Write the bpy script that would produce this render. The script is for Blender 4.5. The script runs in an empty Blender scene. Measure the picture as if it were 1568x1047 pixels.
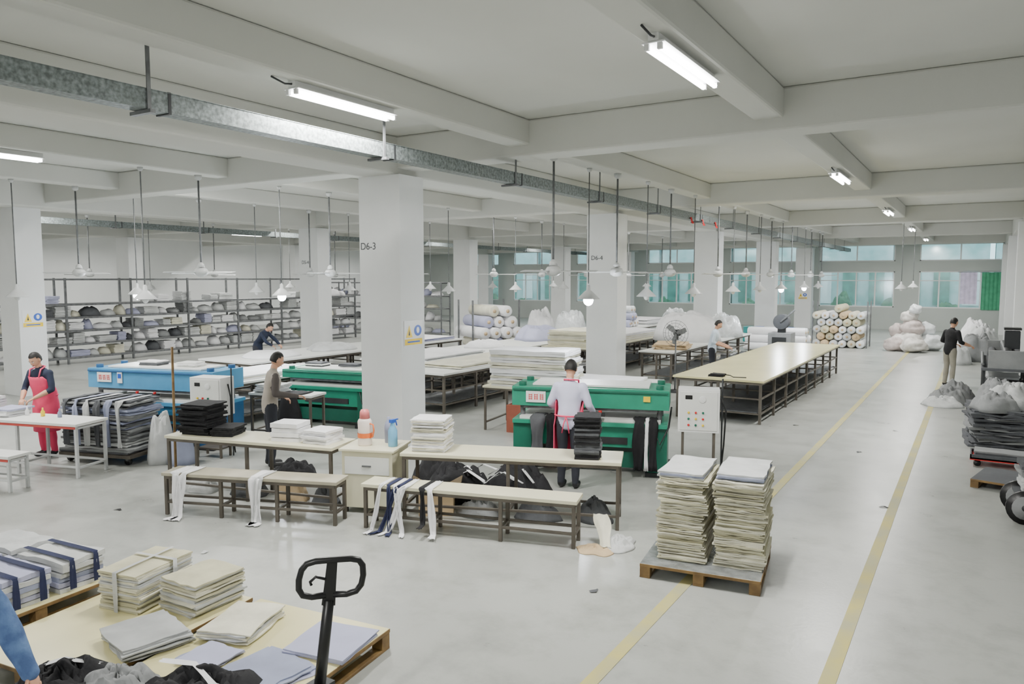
import bpy, bmesh, math, random
from mathutils import Vector, Matrix, noise
R=random.Random(7)
SC=bpy.context.scene
COL=SC.collection
def lin(c):
    c=c/255.0
    return c/12.92 if c<=0.04045 else ((c+0.055)/1.055)**2.4
def rgb(r,g,b): return (lin(r),lin(g),lin(b),1)
MATS={}
def mat(name,c,rough=.6,metal=0,var=.12,scale=4,emit=0,bump=0,bscale=30,c2=None,p0=.35,p1=.68):
    if name in MATS: return MATS[name]
    m=bpy.data.materials.new(name); m.use_nodes=True
    nt=m.node_tree; N=nt.nodes; L=nt.links
    b=N['Principled BSDF']
    base=rgb(*c)
    tc=N.new('ShaderNodeTexCoord')
    nz=N.new('ShaderNodeTexNoise'); nz.inputs['Scale'].default_value=scale; nz.inputs['Detail'].default_value=5
    L.new(tc.outputs['Object'],nz.inputs['Vector'])
    cr=N.new('ShaderNodeValToRGB')
    cr.color_ramp.elements[0].position=p0; cr.color_ramp.elements[1].position=p1
    a=[max(0,x*(1-var)) for x in base[:3]]; d=[min(1,x*(1+var)) for x in base[:3]]
    if c2: a=rgb(*c2)[:3]; d=base[:3]
    cr.color_ramp.elements[0].color=(*a,1); cr.color_ramp.elements[1].color=(*d,1)
    L.new(nz.outputs['Fac'],cr.inputs['Fac']); L.new(cr.outputs['Color'],b.inputs['Base Color'])
    b.inputs['Roughness'].default_value=rough; b.inputs['Metallic'].default_value=metal
    if emit:
        b.inputs['Emission Color'].default_value=base; b.inputs['Emission Strength'].default_value=emit
    if bump:
        n2=N.new('ShaderNodeTexNoise'); n2.inputs['Scale'].default_value=bscale; n2.inputs['Detail'].default_value=4
        L.new(tc.outputs['Object'],n2.inputs['Vector'])
        bp=N.new('ShaderNodeBump'); bp.inputs['Strength'].default_value=bump; bp.inputs['Distance'].default_value=.02
        L.new(n2.outputs['Fac'],bp.inputs['Height']); L.new(bp.outputs['Normal'],b.inputs['Normal'])
    MATS[name]=m; return m

class MB:
    def __init__(s): s.bm=bmesh.new(); s.mats=[]
    def mi(s,m):
        if m not in s.mats: s.mats.append(m)
        return s.mats.index(m)
    def add(s,vs,fs,m,smooth=False):
        bv=[s.bm.verts.new(v) for v in vs]; i=s.mi(m)
        for f in fs:
            try:
                fc=s.bm.faces.new([bv[k] for k in f]); fc.material_index=i; fc.smooth=smooth
            except ValueError: pass
        return bv
    def box(s,c,d,m,rz=0,M=None):
        x,y,z=d[0]/2,d[1]/2,d[2]/2
        T=Matrix.Translation(c)@(M if M else Matrix.Rotation(rz,4,'Z'))
        vs=[T@Vector(p) for p in [(-x,-y,-z),(x,-y,-z),(x,y,-z),(-x,y,-z),(-x,-y,z),(x,-y,z),(x,y,z),(-x,y,z)]]
        s.add(vs,[(0,3,2,1),(4,5,6,7),(0,1,5,4),(1,2,6,5),(2,3,7,6),(3,0,4,7)],m)
    def bar(s,p,q,w,h,m):
        p=Vector(p);q=Vector(q);d=q-p;l=d.length
        M=d.to_track_quat('X','Z').to_matrix().to_4x4()
        s.box((p+q)/2,(l,w,h),m,M=M)
    def tube(s,pts,rad,m,seg=10,smooth=True):
        pts=[Vector(p) for p in pts]
        if not isinstance(rad,(list,tuple)): rad=[rad]*len(pts)
        vs=[];n=len(pts); pn=None
        for i,p in enumerate(pts):
            t=(pts[min(i+1,n-1)]-pts[max(i-1,0)]).normalized()
            if pn is None:
                ref=Vector((0,0,1)) if abs(t.z)<.9 else Vector((1,0,0))
                pn=(ref-t*ref.dot(t)).normalized()
            else: pn=(pn-t*pn.dot(t)).normalized()
            b=t.cross(pn)
            for k in range(seg):
                a=2*math.pi*k/seg
                vs.append(p+(pn*math.cos(a)+b*math.sin(a))*rad[i])
        fs=[]
        for i in range(n-1):
            for k in range(seg):
                k2=(k+1)%seg
                fs.append((i*seg+k,i*seg+k2,(i+1)*seg+k2,(i+1)*seg+k))
        fs.append(tuple(range(seg))[::-1]); fs.append(tuple((n-1)*seg+k for k in range(seg)))
        s.add(vs,fs,m,smooth)
    def lathe(s,prof,c,m,seg=20):
        vs=[];n=len(prof)
        for r,z in prof:
            for k in range(seg):
                a=2*math.pi*k/seg; vs.append((c[0]+max(r,.0005)*math.cos(a),c[1]+max(r,.0005)*math.sin(a),c[2]+z))
        fs=[]
        for i in range(n-1):
            for k in range(seg):
                k2=(k+1)%seg
                fs.append((i*seg+k,i*seg+k2,(i+1)*seg+k2,(i+1)*seg+k))
        s.add(vs,fs,m,True)
    def ell(s,c,r,m,u=14,v=9,fn=None,M=None,skip=None):
        vs=[];c=Vector(c)
        for i in range(v+1):
            ph=math.pi*i/v
            for k in range(u):
                a=2*math.pi*k/u
                d=Vector((math.sin(ph)*math.cos(a),math.sin(ph)*math.sin(a),math.cos(ph)))
                p=Vector((d.x*r[0],d.y*r[1],d.z*r[2]))
                if fn: p=fn(d,p)
                if M: p=M@p
                vs.append(c+p)
        fs=[]
        for i in range(v):
            for k in range(u):
                k2=(k+1)%u
                ph=math.pi*(i+.5)/v;a=2*math.pi*(k+.5)/u
                d=Vector((math.sin(ph)*math.cos(a),math.sin(ph)*math.sin(a),math.cos(ph)))
                if skip and skip(d): continue
                fs.append((i*u+k,(i+1)*u+k,(i+1)*u+k2,i*u+k2))
        s.add(vs,fs,m,True)
    def loft(s,rings,m,seg=18,fn=None):
        vs=[]
        for (c,rx,ry) in rings:
            for k in range(seg):
                a=2*math.pi*k/seg
                p=Vector((c[0]+rx*math.cos(a),c[1]+ry*math.sin(a),c[2]))
                vs.append(fn(p) if fn else p)
        fs=[];n=len(rings)
        for i in range(n-1):
            for k in range(seg):
                k2=(k+1)%seg
                fs.append((i*seg+k,i*seg+k2,(i+1)*seg+k2,(i+1)*seg+k))
        fs.append(tuple(range(seg))[::-1]); fs.append(tuple((n-1)*seg+k for k in range(seg)))
        s.add(vs,fs,m,True)
    def prism(s,poly,z0,z1,m,M=None):
        n=len(poly)
        vs=[Vector((x,y,z0)) for x,y in poly]+[Vector((x,y,z1)) for x,y in poly]
        if M: vs=[M@v for v in vs]
        fs=[tuple(range(n))[::-1],tuple(range(n,2*n))]+[(k,(k+1)%n,n+(k+1)%n,n+k) for k in range(n)]
        s.add(vs,fs,m)
    def stack(s,c,w,d,n,th,ms,jit=.015,rz=0,rr=.03,wav=.004,rnd=None):
        rnd=rnd or R
        z=c[2]
        for i in range(n):
            ox,oy=rnd.uniform(-jit,jit),rnd.uniform(-jit,jit); a=rz+rnd.uniform(-rr,rr)
            ww,dd=w*rnd.uniform(.95,1.02),d*rnd.uniform(.95,1.02)
            pts=[]
            K=5
            for e,(x0,y0,x1,y1) in enumerate([(-1,-1,1,-1),(1,-1,1,1),(1,1,-1,1),(-1,1,-1,-1)]):
                for k in range(K):
                    f=k/K
                    x=(x0+(x1-x0)*f)*ww/2+rnd.uniform(-1,1)*jit*.5; y=(y0+(y1-y0)*f)*dd/2+rnd.uniform(-1,1)*jit*.5
                    pts.append((c[0]+ox+x*math.cos(a)-y*math.sin(a),c[1]+oy+x*math.sin(a)+y*math.cos(a),rnd.uniform(-wav,wav)))
            m=ms[rnd.randrange(len(ms))] if isinstance(ms,list) else ms
            P=len(pts)
            t=th*rnd.uniform(.8,.97)
            vs=[(x,y,max(z+dz*.3,c[2])+(0 if i else .001)) for x,y,dz in pts]+[(x,y,z+t+dz) for x,y,dz in pts]+[(c[0]+ox,c[1]+oy,z+t)]
            fs=[tuple(range(P))[::-1]]+[(k,(k+1)%P,P+(k+1)%P,P+k) for k in range(P)]+[(P+k,P+(k+1)%P,2*P) for k in range(P)]
            s.add(vs,fs,m)
            z+=th
        return z
    def heap(s,c,sx,sy,h,m,seed=0,rg=.2,nr=14,ns=36,fr=2.2,flat=.6,lev=0):
        vs=[]
        for i in range(nr+1):
            f=i/nr
            for k in range(ns):
                a=2*math.pi*k/ns
                e=1+rg*noise.noise(Vector((math.cos(a)*1.3,math.sin(a)*1.3,seed*3.1)))
                x=math.cos(a)*f*e; y=math.sin(a)*f*e
                z=h*(1-f**(1.6/flat))
                nn=noise.noise(Vector((x*fr,y*fr,seed)))
                cr=abs(noise.noise(Vector((x*fr*1.8,y*fr*1.8,seed+5))))
                z=z*(1+rg*1.1*nn-rg*1.6*max(0,.16-cr)*4)
                z=max(z,0) if f<1 else 0
                vs.append((c[0]+x*sx/2,c[1]+y*sy/2,c[2]+z))
        fs=[]
        for i in range(nr):
            for k in range(ns):
                k2=(k+1)%ns
                fs.append((i*ns+k,(i+1)*ns+k,(i+1)*ns+k2,i*ns+k2))
        fs.append(tuple(nr*ns+k for k in range(ns))[::-1])
        s.add(vs,fs,m,True)
    def ribbon(s,pts,wv,m,amp=.01,ns=5,seed=0):
        pts=[Vector(p) for p in pts]; wv=Vector(wv)
        P=[]
        for i in range(len(pts)-1):
            for k in range(4): P.append(pts[i].lerp(pts[i+1],k/4))
        P.append(pts[-1])
        vs=[];n=wv.cross(Vector((0,0,1)))
        if n.length<.001:n=Vector((1,0,0))
        n.normalize()
        for i,p in enumerate(P):
            for k in range(ns+1):
                f=k/ns-.5
                q=p+wv*f*(1+.25*math.sin(i*.7+seed))+n*amp*math.sin(k*2.1+i*.5+seed)
                vs.append(q)
        fs=[(i*(ns+1)+k,i*(ns+1)+k+1,(i+1)*(ns+1)+k+1,(i+1)*(ns+1)+k) for i in range(len(P)-1) for k in range(ns)]
        s.add(vs,fs,m,True)
    def mesh(s,name):
        bmesh.ops.recalc_face_normals(s.bm,faces=s.bm.faces[:])
        me=bpy.data.meshes.new(name); s.bm.to_mesh(me); s.bm.free()
        for m in s.mats: me.materials.append(m)
        return me
    def obj(s,name,loc=(0,0,0),rz=0,bevel=0,parent=None,solid=0):
        me=s.mesh(name); o=bpy.data.objects.new(name,me); COL.objects.link(o)
        o.location=loc; o.rotation_euler=(0,0,rz)
        if solid:
            so=o.modifiers.new('sol','SOLIDIFY'); so.thickness=solid
        if bevel:
            b=o.modifiers.new('bev','BEVEL'); b.width=bevel; b.segments=2; b.limit_method='ANGLE'; b.angle_limit=math.radians(50)
        if parent: o.parent=parent
        return o
def inst(name,me,loc,rz=0):
    o=bpy.data.objects.new(name,me); COL.objects.link(o); o.location=loc; o.rotation_euler=(0,0,rz); return o
def rad(a): return math.radians(a)

# ---------------- materials
M_floor=mat('concrete_floor',(176,178,173),rough=.33,c2=(156,158,154),scale=.45,bump=.05,bscale=25,p0=.3,p1=.72)
nt=M_floor.node_tree; N=nt.nodes; L=nt.links; b=N['Principled BSDF']
src=[l.from_socket for l in nt.links if l.to_socket==b.inputs['Base Color']][0]
tcf=[n_ for n_ in N if n_.type=='TEX_COORD'][0]
n3=N.new('ShaderNodeTexNoise'); n3.inputs['Scale'].default_value=1.7; n3.inputs['Detail'].default_value=10; n3.inputs['Roughness'].default_value=.72; L.new(tcf.outputs['Object'],n3.inputs['Vector'])
cr3=N.new('ShaderNodeValToRGB'); cr3.color_ramp.elements[0].position=.36; cr3.color_ramp.elements[0].color=(.68,.68,.67,1); cr3.color_ramp.elements[1].position=.53; cr3.color_ramp.elements[1].color=(1,1,1,1)
L.new(n3.outputs['Fac'],cr3.inputs['Fac'])
mxx=N.new('ShaderNodeMixRGB'); mxx.blend_type='MULTIPLY'; mxx.inputs[0].default_value=.6; L.new(src,mxx.inputs[1]); L.new(cr3.outputs['Color'],mxx.inputs[2]); L.new(mxx.outputs[0],b.inputs['Base Color'])
mr=N.new('ShaderNodeMapRange'); mr.inputs[3].default_value=.2; mr.inputs[4].default_value=.42; L.new(n3.outputs['Fac'],mr.inputs[0]); L.new(mr.outputs[0],b.inputs['Roughness'])
M_ceil=mat('ceiling_paint',(202,203,198),rough=.9,var=.03,scale=.6)
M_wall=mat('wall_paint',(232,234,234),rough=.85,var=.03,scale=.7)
M_col=mat('column_paint',(224,226,226),rough=.8,var=.03,scale=1.5)
M_yel=mat('yellow_floor_paint',(192,180,102),rough=.6,c2=(168,165,130),scale=2.2)
M_galv=mat('galvanised_steel',(122,130,130),rough=.5,metal=.5,var=.4,scale=26)
M_steel=mat('dull_steel',(112,114,116),rough=.5,metal=.5,var=.2,scale=10)
M_dark=mat('dark_metal',(52,54,56),rough=.5,metal=.3)
M_black=mat('black_plastic',(18,18,20),rough=.35)
M_white=mat('white_enamel',(228,229,228),rough=.4,var=.02)
M_shade=mat('lamp_shade',(190,192,192),rough=.4,var=.04)
M_tube=mat('fluorescent_tube',(255,255,255),emit=16)
M_bulb=mat('led_bulb_glow',(236,243,255),emit=90)
M_cream=mat('cream_laminate',(216,212,184),rough=.45,var=.05,scale=2)
M_worn=mat('worn_bench_top',(172,166,146),rough=.5,var=.15,scale=3)
M_cream2=mat('yellowed_board',(216,208,156),rough=.28,var=.07,scale=1.5)
M_wtop=mat('white_table_top',(222,224,220),rough=.45,var=.03)
M_leg=mat('painted_leg_steel',(98,92,84),rough=.5,metal=.4,var=.2)
M_rleg=mat('red_leg_paint',(190,70,62),rough=.5)
M_wood=mat('wood_board',(138,110,66),rough=.6,c2=(104,80,46),scale=8)
M_green=mat('machine_green',(36,140,112),rough=.35,var=.08)
M_dgreen=mat('machine_dark_green',(22,100,80),rough=.4,var=.08)
M_blue=mat('machine_blue',(78,148,192),rough=.35,var=.06)
M_dblue=mat('machine_dark_blue',(42,92,138),rough=.4)
M_red=mat('signal_red',(206,40,40),rough=.4)
M_bluep=mat('sign_blue',(40,90,190),rough=.4)
M_yelp=mat('sign_yellow',(240,205,40),rough=.4)
M_orange=mat('orange_plastic',(222,110,50),rough=.4)
M_gr1=mat('fabric_cream',(212,209,190),rough=.9,bump=.2)
M_gr2=mat('fabric_khaki',(192,188,160),rough=.9,bump=.2)
M_gr3=mat('fabric_pale_grey',(192,194,194),rough=.9,bump=.2)
M_gr4=mat('fabric_grey',(134,136,137),rough=.9,bump=.2)
M_gr5=mat('fabric_dark_grey',(84,86,90),rough=.9,bump=.2)
M_blk=mat('fabric_black',(20,20,24),rough=.85,bump=.25)
M_navy=mat('fabric_navy',(34,40,72),rough=.85)
M_lav=mat('fabric_lavender',(170,172,198),rough=.8,var=.04)
M_lav2=mat('fabric_blue_grey',(146,152,176),rough=.85,var=.1)
M_whc=mat('fabric_white',(230,230,232),rough=.85,var=.04,bump=.15)
M_denim=mat('denim',(96,126,172),rough=.85,c2=(68,92,136),scale=12,bump=.3)
M_beige=mat('kraft_card',(196,172,136),rough=.8)
M_plast=mat('clear_plastic_wrap',(218,222,224),rough=.25,var=.1,scale=9,bump=.5,bscale=12)
M_foil=mat('foil_sheet',(168,172,174),rough=.25,metal=.6,var=.3,scale=8,bump=.3)
M_pink=mat('fabric_pink',(236,72,112),rough=.8,var=.06)
M_skin=mat('skin',(206,158,130),rough=.55,var=.04)
M_hair=mat('hair_black',(20,17,16),rough=.6)
M_lilac=mat('shirt_lilac',(202,202,226),rough=.85,var=.04)
M_pale=mat('shirt_pale_blue',(198,212,226),rough=.85,var=.04)
M_vest=mat('vest_grey',(164,156,146),rough=.9)
M_slv=mat('sleeve_charcoal',(84,78,76),rough=.9)
M_dkb=mat('shirt_dark_blue',(34,42,62),rough=.9)
M_pants=mat('trousers_dark',(44,46,54),rough=.9)
M_bpants=mat('trousers_beige',(150,146,134),rough=.9)
M_shoe=mat('shoe_black',(28,28,30),rough=.5)
M_teal=mat('teal_plastic',(50,140,140),rough=.4)

# ---------------- people (built first)
def human(name,loc,rz,H=1.7,lean=0,eL=(-.27,.03,1.14),wL=(-.2,.24,1.02),eR=(.27,.03,1.14),wR=(.2,.24,1.02),shirt=M_lilac,fore=None,pants=M_pants,apron=None,vest=None,hy=0,hp=.25,fL=(-.1,0),fR=(.1,0),knee=.02,bag=1.0):
    fore=fore or shirt
    k=H/1.7
    PV=.97
    def bd(p):
        p=Vector(p)
        if p.z<=PV: return p
        w=min((p.z-PV)/.22,1); a=lean*w; dz=p.z-PV
        return Vector((p.x,p.y*math.cos(a)+dz*math.sin(a),PV+dz*math.cos(a)-p.y*math.sin(a)))
    root=bpy.data.objects.new(name,None); COL.objects.link(root); root.location=loc; root.rotation_euler=(0,0,rz); root.scale=(k,k,k)
    mb=MB(); D=M_gr3
    mb.loft([((0,0,.82),.13,.10),((0,0,.88),.165,.12),((0,0,.96),.17,.122),((0,0,1.07),.15,.108),((0,.005,1.18),.16,.112),((0,.005,1.3),.182,.118),((0,0,1.38),.18,.105),((0,-.01,1.43),.13,.085),((0,-.01,1.46),.07,.065)],D,20,bd)
    mb.tube([bd((0,-.01,1.4)),bd((0,0,1.5)),bd((0,.015,1.57))],[.062,.052,.05],D,14)
    segs=[]
    def seg(a,b,m): segs.append((Vector(a),Vector(b),m))
    sh=vest or shirt
    seg(bd((0,0,.93)),bd((0,0,1.2)),sh); seg(bd((0,0,1.2)),bd((0,-.01,1.4)),sh); seg(bd((-.12,0,1.36)),bd((.12,0,1.36)),sh)
    seg(bd((0,.0,1.52)),bd((0,.03,1.6)),M_skin)
    for s_,e,w,f in ((-1,eL,wL,fL),(1,eR,wR,fR)):
        S_=bd((s_*.175,-.005,1.385)); e=Vector(e);w=Vector(w)
        mb.ell(S_,(.062,.06,.06),D); mb.tube([S_,S_.lerp(e,.5),e],[.056*bag,.052*bag,.046*bag],D,14); mb.ell(e,(.045*bag,)*3,D)
        mb.tube([e,e.lerp(w,.4),w],[.045*bag,.044*bag,.031*bag],D,14); mb.ell(w,(.031*bag,)*3,D)
        seg(S_,e,shirt); seg(e,w,fore)
        hip=Vector((s_*.09,0,.9)); kn=Vector(((f[0]+s_*.09)/2,f[1]*.5+knee,.49)); an=Vector((f[0],f[1]-.02,.09))
        mb.ell(hip,(.09,.095,.09),D); mb.tube([hip,hip.lerp(kn,.5),kn],[.092,.08,.062],D,16); mb.ell(kn,(.062,.062,.062),D)
        mb.tube([kn,kn.lerp(an,.35),an],[.062,.064,.048],D,14)
        mb.ell((f[0],f[1]+.055,.045),(.048,.135,.045),D); mb.ell((f[0],f[1]-.02,.07),(.046,.055,.06),D)
        seg(hip,kn,pants); seg(kn,an+Vector((0,0,.03)),pants); seg((f[0],f[1]-.04,.03),(f[0],f[1]+.17,.03),M_shoe)
        seg(hip+Vector((-s_*.05,0,.02)),hip,pants)
    tmp=mb.obj('tmp')
    r=tmp.modifiers.new('r','REMESH'); r.mode='VOXEL'; r.voxel_size=.014
    sm=tmp.modifiers.new('s','SMOOTH'); sm.factor=.5; sm.iterations=5
    bpy.context.view_layer.update()
    dg=bpy.context.evaluated_depsgraph_get()
    me=bpy.data.meshes.new_from_object(tmp.evaluated_get(dg)); bpy.data.objects.remove(tmp)
    me.materials.clear(); ml=[]
    for _,_,m in segs:
        if m not in ml: ml.append(m); me.materials.append(m)
    pre=[(a,b-a,(b-a).length_squared,ml.index(m),.05 if m is sh else 0) for a,b,m in segs]
    for p in me.polygons:
        c=p.center; best=9;bi=0
        for a,ab,l2,mi_,bo in pre:
            t=(c-a).dot(ab)/l2; t=0 if t<0 else 1 if t>1 else t
            d=(c-(a+ab*t)).length-bo
            if d<best: best=d;bi=mi_
        p.material_index=bi; p.use_smooth=True
    for v in me.vertices:
        v.co+=v.normal*.008*noise.noise(v.co*8)
    o=bpy.data.objects.new('body',me); COL.objects.link(o); o.parent=root
    hc=bd((0,.03,1.62)); HM=Matrix.Rotation(hy,4,'Z')@Matrix.Rotation(-(hp+lean*.6),4,'X')
    mb=MB()
    def hf(d,p):
        x,y_,z=p
        if d.z<0: x*=1-.3*(-d.z)**1.3; 
        if d.z<-.2 and d.y<0: y_*=1-.35*(-d.z)
        if d.y>0:
            y_-=.006*math.exp(-((abs(d.x)-.35)/.15)**2-((d.z-.08)/.12)**2)
            y_+=.024*math.exp(-(d.x/.13)**2-((d.z+.18)/.16)**2)
            y_+=.008*math.exp(-(d.x/.25)**2-((d.z+.5)/.09)**2)+.008*math.exp(-(d.x/.25)**2-((d.z+.85)/.15)**2)
        return Vector((x,y_,z))
    mb.ell(hc,(.076,.094,.115),M_skin,32,24,fn=hf,M=HM)
    def hp_(q): return hc+HM@Vector(q)
    for s_ in (-1,1):
        mb.ell(hp_((s_*.03,.083,.008)),(.013,.009,.008),M_white,10,6,M=HM); mb.ell(hp_((s_*.03,.09,.008)),(.006,.004,.006),M_hair,8,6,M=HM)
        mb.tube([hp_((s_*.015,.094,.026)),hp_((s_*.045,.084,.026))],.003,M_hair,6)
        mb.ell(hp_((s_*.077,-.005,-.005)),(.01,.02,.032),M_skin,10,8,M=HM)
    mb.ell(hp_((0,.09,-.062)),(.024,.009,.006),mat('lips',(170,90,84)),10,6,M=HM)
    mb.ell(hc+HM@Vector((0,-.008,.008)),(.084,.1,.122),M_hair,32,22,M=HM,fn=lambda d,p:p*(1+.04*noise.noise(d*6)),skip=lambda d:not(d.z>.52 or (d.y<-.05 and d.z>-.45) or (d.y<.35 and d.z>.25)))
    mb.obj('head',parent=root)
    for s_,e,w in ((-1,eL,wL),(1,eR,wR)):
        mb=MB(); e=Vector(e);w=Vector(w); d=(w-e).normalized(); up=Vector((0,0,1))
        side=d.cross(up); side=side.normalized() if side.length>.1 else Vector((1,0,0)); nrm=side.cross(d).normalized(); inn=side*(-s_)
        F=Matrix((side,d,nrm)).transposed().to_4x4()
        mb.ell(w+d*.045,(.04,.052,.016),M_skin,14,8,M=F)
        for i,ln in enumerate((.07,.078,.073,.056)):
            b=w+d*.085+inn*(.028-.0187*i); q=b+(d*.8-nrm*.35).normalized()*ln*.5; t_=q+(d*.45-nrm*.85).normalized()*ln*.5
            mb.tube([b-d*.01,b,q,t_],[.009,.0085,.008,.0065],M_skin,8)
        b=w+d*.025+inn*.03; q=b+(d*.6+inn*.7).normalized()*.035; t_=q+(d*.9-nrm*.2+inn*.15).normalized()*.03
        mb.tube([b,q,t_],[.012,.01,.008],M_skin,8)
        mb.obj('hand_left' if s_<0 else 'hand_right',parent=root)
    if apron:
        mb=MB(); vs=[]; zs=[.42,.55,.7,.85,.95,1.05,1.12,1.2,1.3,1.36]; n=14
        for z in zs:
            am=rad(118) if z<1.08 else rad(118-(z-1.08)*260)
            rx,ry=(.205,.17) if z<.9 else (.19,.15)
            if z>1.25: ry=.14
            for j in range(n+1):
                a=-am+2*am*j/n
                p=Vector((rx*math.sin(a),ry*math.cos(a)*(1 if math.cos(a)>0 else .9)+.004*math.sin(j*2.3+z*6),z)); vs.append(bd(p))
        mb.add(vs,[(i*(n+1)+j,i*(n+1)+j+1,(i+1)*(n+1)+j+1,(i+1)*(n+1)+j) for i in range(len(zs)-1) for j in range(n)],apron,True)
        mb.obj('apron',parent=root,solid=.006)
        mb=MB()
        st=[(.09,.13,1.36),(.1,.07,1.47),(.06,-.07,1.475),(0,-.085,1.475)]
        for s_ in (-1,1): mb.tube([bd((p[0]*s_,p[1],p[2])) for p in st],.012,apron,6)
        mb.tube([bd((.19*math.cos(a*math.pi/10),-.15*math.sin(a*math.pi/10),1.0)) for a in range(11)],.012,apron,6)
        for s_ in (-1,1): mb.tube([bd((0,-.15,1.0)),(s_*.03,-.16,.9),(s_*.05,-.165,.78)],.008,apron,6)
        mb.obj('apron_straps',parent=root)
    return root
human('woman_in_pink_apron',(-12.85,6.3,0),rad(200),1.7,lean=.22,shirt=M_dkb,fore=M_skin,pants=M_pink,apron=M_pink,wL=(-.1,.34,1.0),wR=(.12,.34,.98),eL=(-.26,.14,1.12),eR=(.26,.14,1.12),hp=.4)
human('man_in_grey_vest',(-9.15,7.72,0),rad(-30),1.74,shirt=M_slv,vest=M_vest,pants=M_pants,lean=.14,wR=(.2,.36,1.08),hp=.3,bag=1.1)
human('man_in_lilac_shirt',(-4.72,9.1,0),rad(12),1.74,shirt=M_lilac,pants=M_pants,apron=M_pink,lean=.1,wL=(-.2,.3,1.0),wR=(.26,.32,1.0),hp=.35,bag=1.12)
human('man_in_pale_shirt',(-6.2,20.5,0),rad(-75),1.72,shirt=M_pale,fore=M_skin,pants=M_pants,lean=.2,wL=(-.2,.42,1.0),wR=(.2,.42,1.0),hp=.3)
human('man_in_black_shirt',(-.58,23.2,0),rad(-40),1.8,shirt=M_blk,fore=M_skin,pants=M_bpants,lean=.1,wL=(-.15,.35,1.05),wR=(.3,.3,1.05),bag=1.1)
human('man_in_dark_jacket',(-17.4,14.3,0),rad(-70),1.72,shirt=M_dkb,pants=M_pants,lean=.6,eL=(-.27,.42,1.1),wL=(-.2,.56,1.0),eR=(.27,.42,1.1),wR=(.2,.56,1.0))
human('person_in_denim_jacket',(-4.98,1.53,0),rad(-58),1.74,shirt=M_denim,pants=M_denim,lean=.45,eL=(-.35,.38,.94),wL=(-.33,.56,.56),eR=(.26,.45,1.0),wR=(.2,.65,.8),bag=1.6)

# ---------------- room
XL,XR,YF,YB=-38.0,3.4,-3.0,47.3
HC=5.22
mb=MB(); mb.box(((XL+XR)/2,(YF+YB)/2,-.1),(XR-XL+1,YB-YF+1,.2),M_floor); mb.obj('floor')
mb=MB(); mb.box(((XL+XR)/2,(YF+YB)/2,HC+.1),(XR-XL+1,YB-YF+1,.2),M_ceil); mb.obj('ceiling')
mb=MB(); mb.box((XL-.12,(YF+YB)/2,HC/2),(.24,YB-YF,HC),M_wall); mb.obj('wall_left')
mb=MB(); mb.box((XR+.12,(YF+YB)/2,HC/2),(.24,YB-YF,HC),M_wall); mb.obj('wall_right')
mb=MB(); mb.box(((XL+XR)/2,YF-.12,HC/2),(XR-XL+.48,.24,HC),M_wall); mb.obj('wall_front')
wins=[(-2.83,1.05),(-8.0,-4.04),(-13.3,-9.2),(-18.7,-14.8),(-24,-20),(-29.2,-25.2),(-34.5,-30.5)]
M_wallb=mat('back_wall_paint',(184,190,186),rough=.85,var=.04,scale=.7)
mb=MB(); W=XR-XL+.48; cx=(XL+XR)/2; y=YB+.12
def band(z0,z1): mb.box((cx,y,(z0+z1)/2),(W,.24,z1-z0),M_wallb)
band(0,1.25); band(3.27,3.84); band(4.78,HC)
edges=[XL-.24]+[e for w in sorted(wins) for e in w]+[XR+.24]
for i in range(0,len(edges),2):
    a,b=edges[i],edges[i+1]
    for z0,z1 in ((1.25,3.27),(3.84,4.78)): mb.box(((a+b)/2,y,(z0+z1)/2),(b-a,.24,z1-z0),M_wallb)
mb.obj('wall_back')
mg=bpy.data.materials.new('window_glass'); mg.use_nodes=True; nt=mg.node_tree; nt.nodes.clear()
o_=nt.nodes.new('ShaderNodeOutputMaterial'); mx=nt.nodes.new('ShaderNodeMixShader'); tr=nt.nodes.new('ShaderNodeBsdfTransparent'); gl=nt.nodes.new('ShaderNodeBsdfGlossy')
tr.inputs[0].default_value=(.78,.9,.9,1); gl.inputs['Roughness'].default_value=.15; mx.inputs[0].default_value=.12
nt.links.new(tr.outputs[0],mx.inputs[1]); nt.links.new(gl.outputs[0],mx.inputs[2]); nt.links.new(mx.outputs[0],o_.inputs[0])
for n,(a,b) in enumerate(wins):
    mb=MB()
    for z0,z1,nd in ((1.25,3.27,4),(3.84,4.78,2)):
        w=b-a
        for xx in (a+.03,b-.03): mb.box((xx,YB+.1,(z0+z1)/2),(.06,.1,z1-z0),M_white)
        for zz in (z0+.03,z1-.03): mb.box(((a+b)/2,YB+.1,zz),(w,.1,.06),M_white)
        for k in range(1,nd): mb.box((a+w*k/nd,YB+.1,(z0+z1)/2),(.07,.09,z1-z0),M_white)
        if nd==4: mb.box(((a+b)/2,YB+.1,2.75),(w,.08,.05),M_white)
        mb.box(((a+b)/2,YB+.13,(z0+z1)/2),(w-.06,.01,z1-z0-.06),mg)
    mb.obj('window_%d'%(n+1))
M_fac=mat('outside_facade',(214,222,224),rough=.8,c2=(150,186,184),scale=.9)
M_fac2=mat('outside_tinted_panels',(96,160,146),rough=.6,c2=(60,120,110),scale=2)
M_hedge=mat('outside_foliage',(90,140,104),rough=.9,c2=(52,100,78),scale=3)
mb=MB(); mb.box((-17,60,-.1),(90,25,.2),M_floor); mb.obj('outdoor_ground')
mb=MB()
for k in range(14):
    xx=-55+k*5.3; h=6.2+(k*37%10)*.35
    mb.box((xx,56,h/2),(5.0,3,h),M_fac)
    for j in range(3): mb.box((xx-1.6+j*1.6,54.47,2.3),(.9,.1,2.2),M_fac2 if (k+j)%3 else M_whc)
    mb.box((xx,54.4,3.9),(5.0,.3,.25),M_gr4)
mb.obj('neighbouring_building')
mb=MB()
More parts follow.
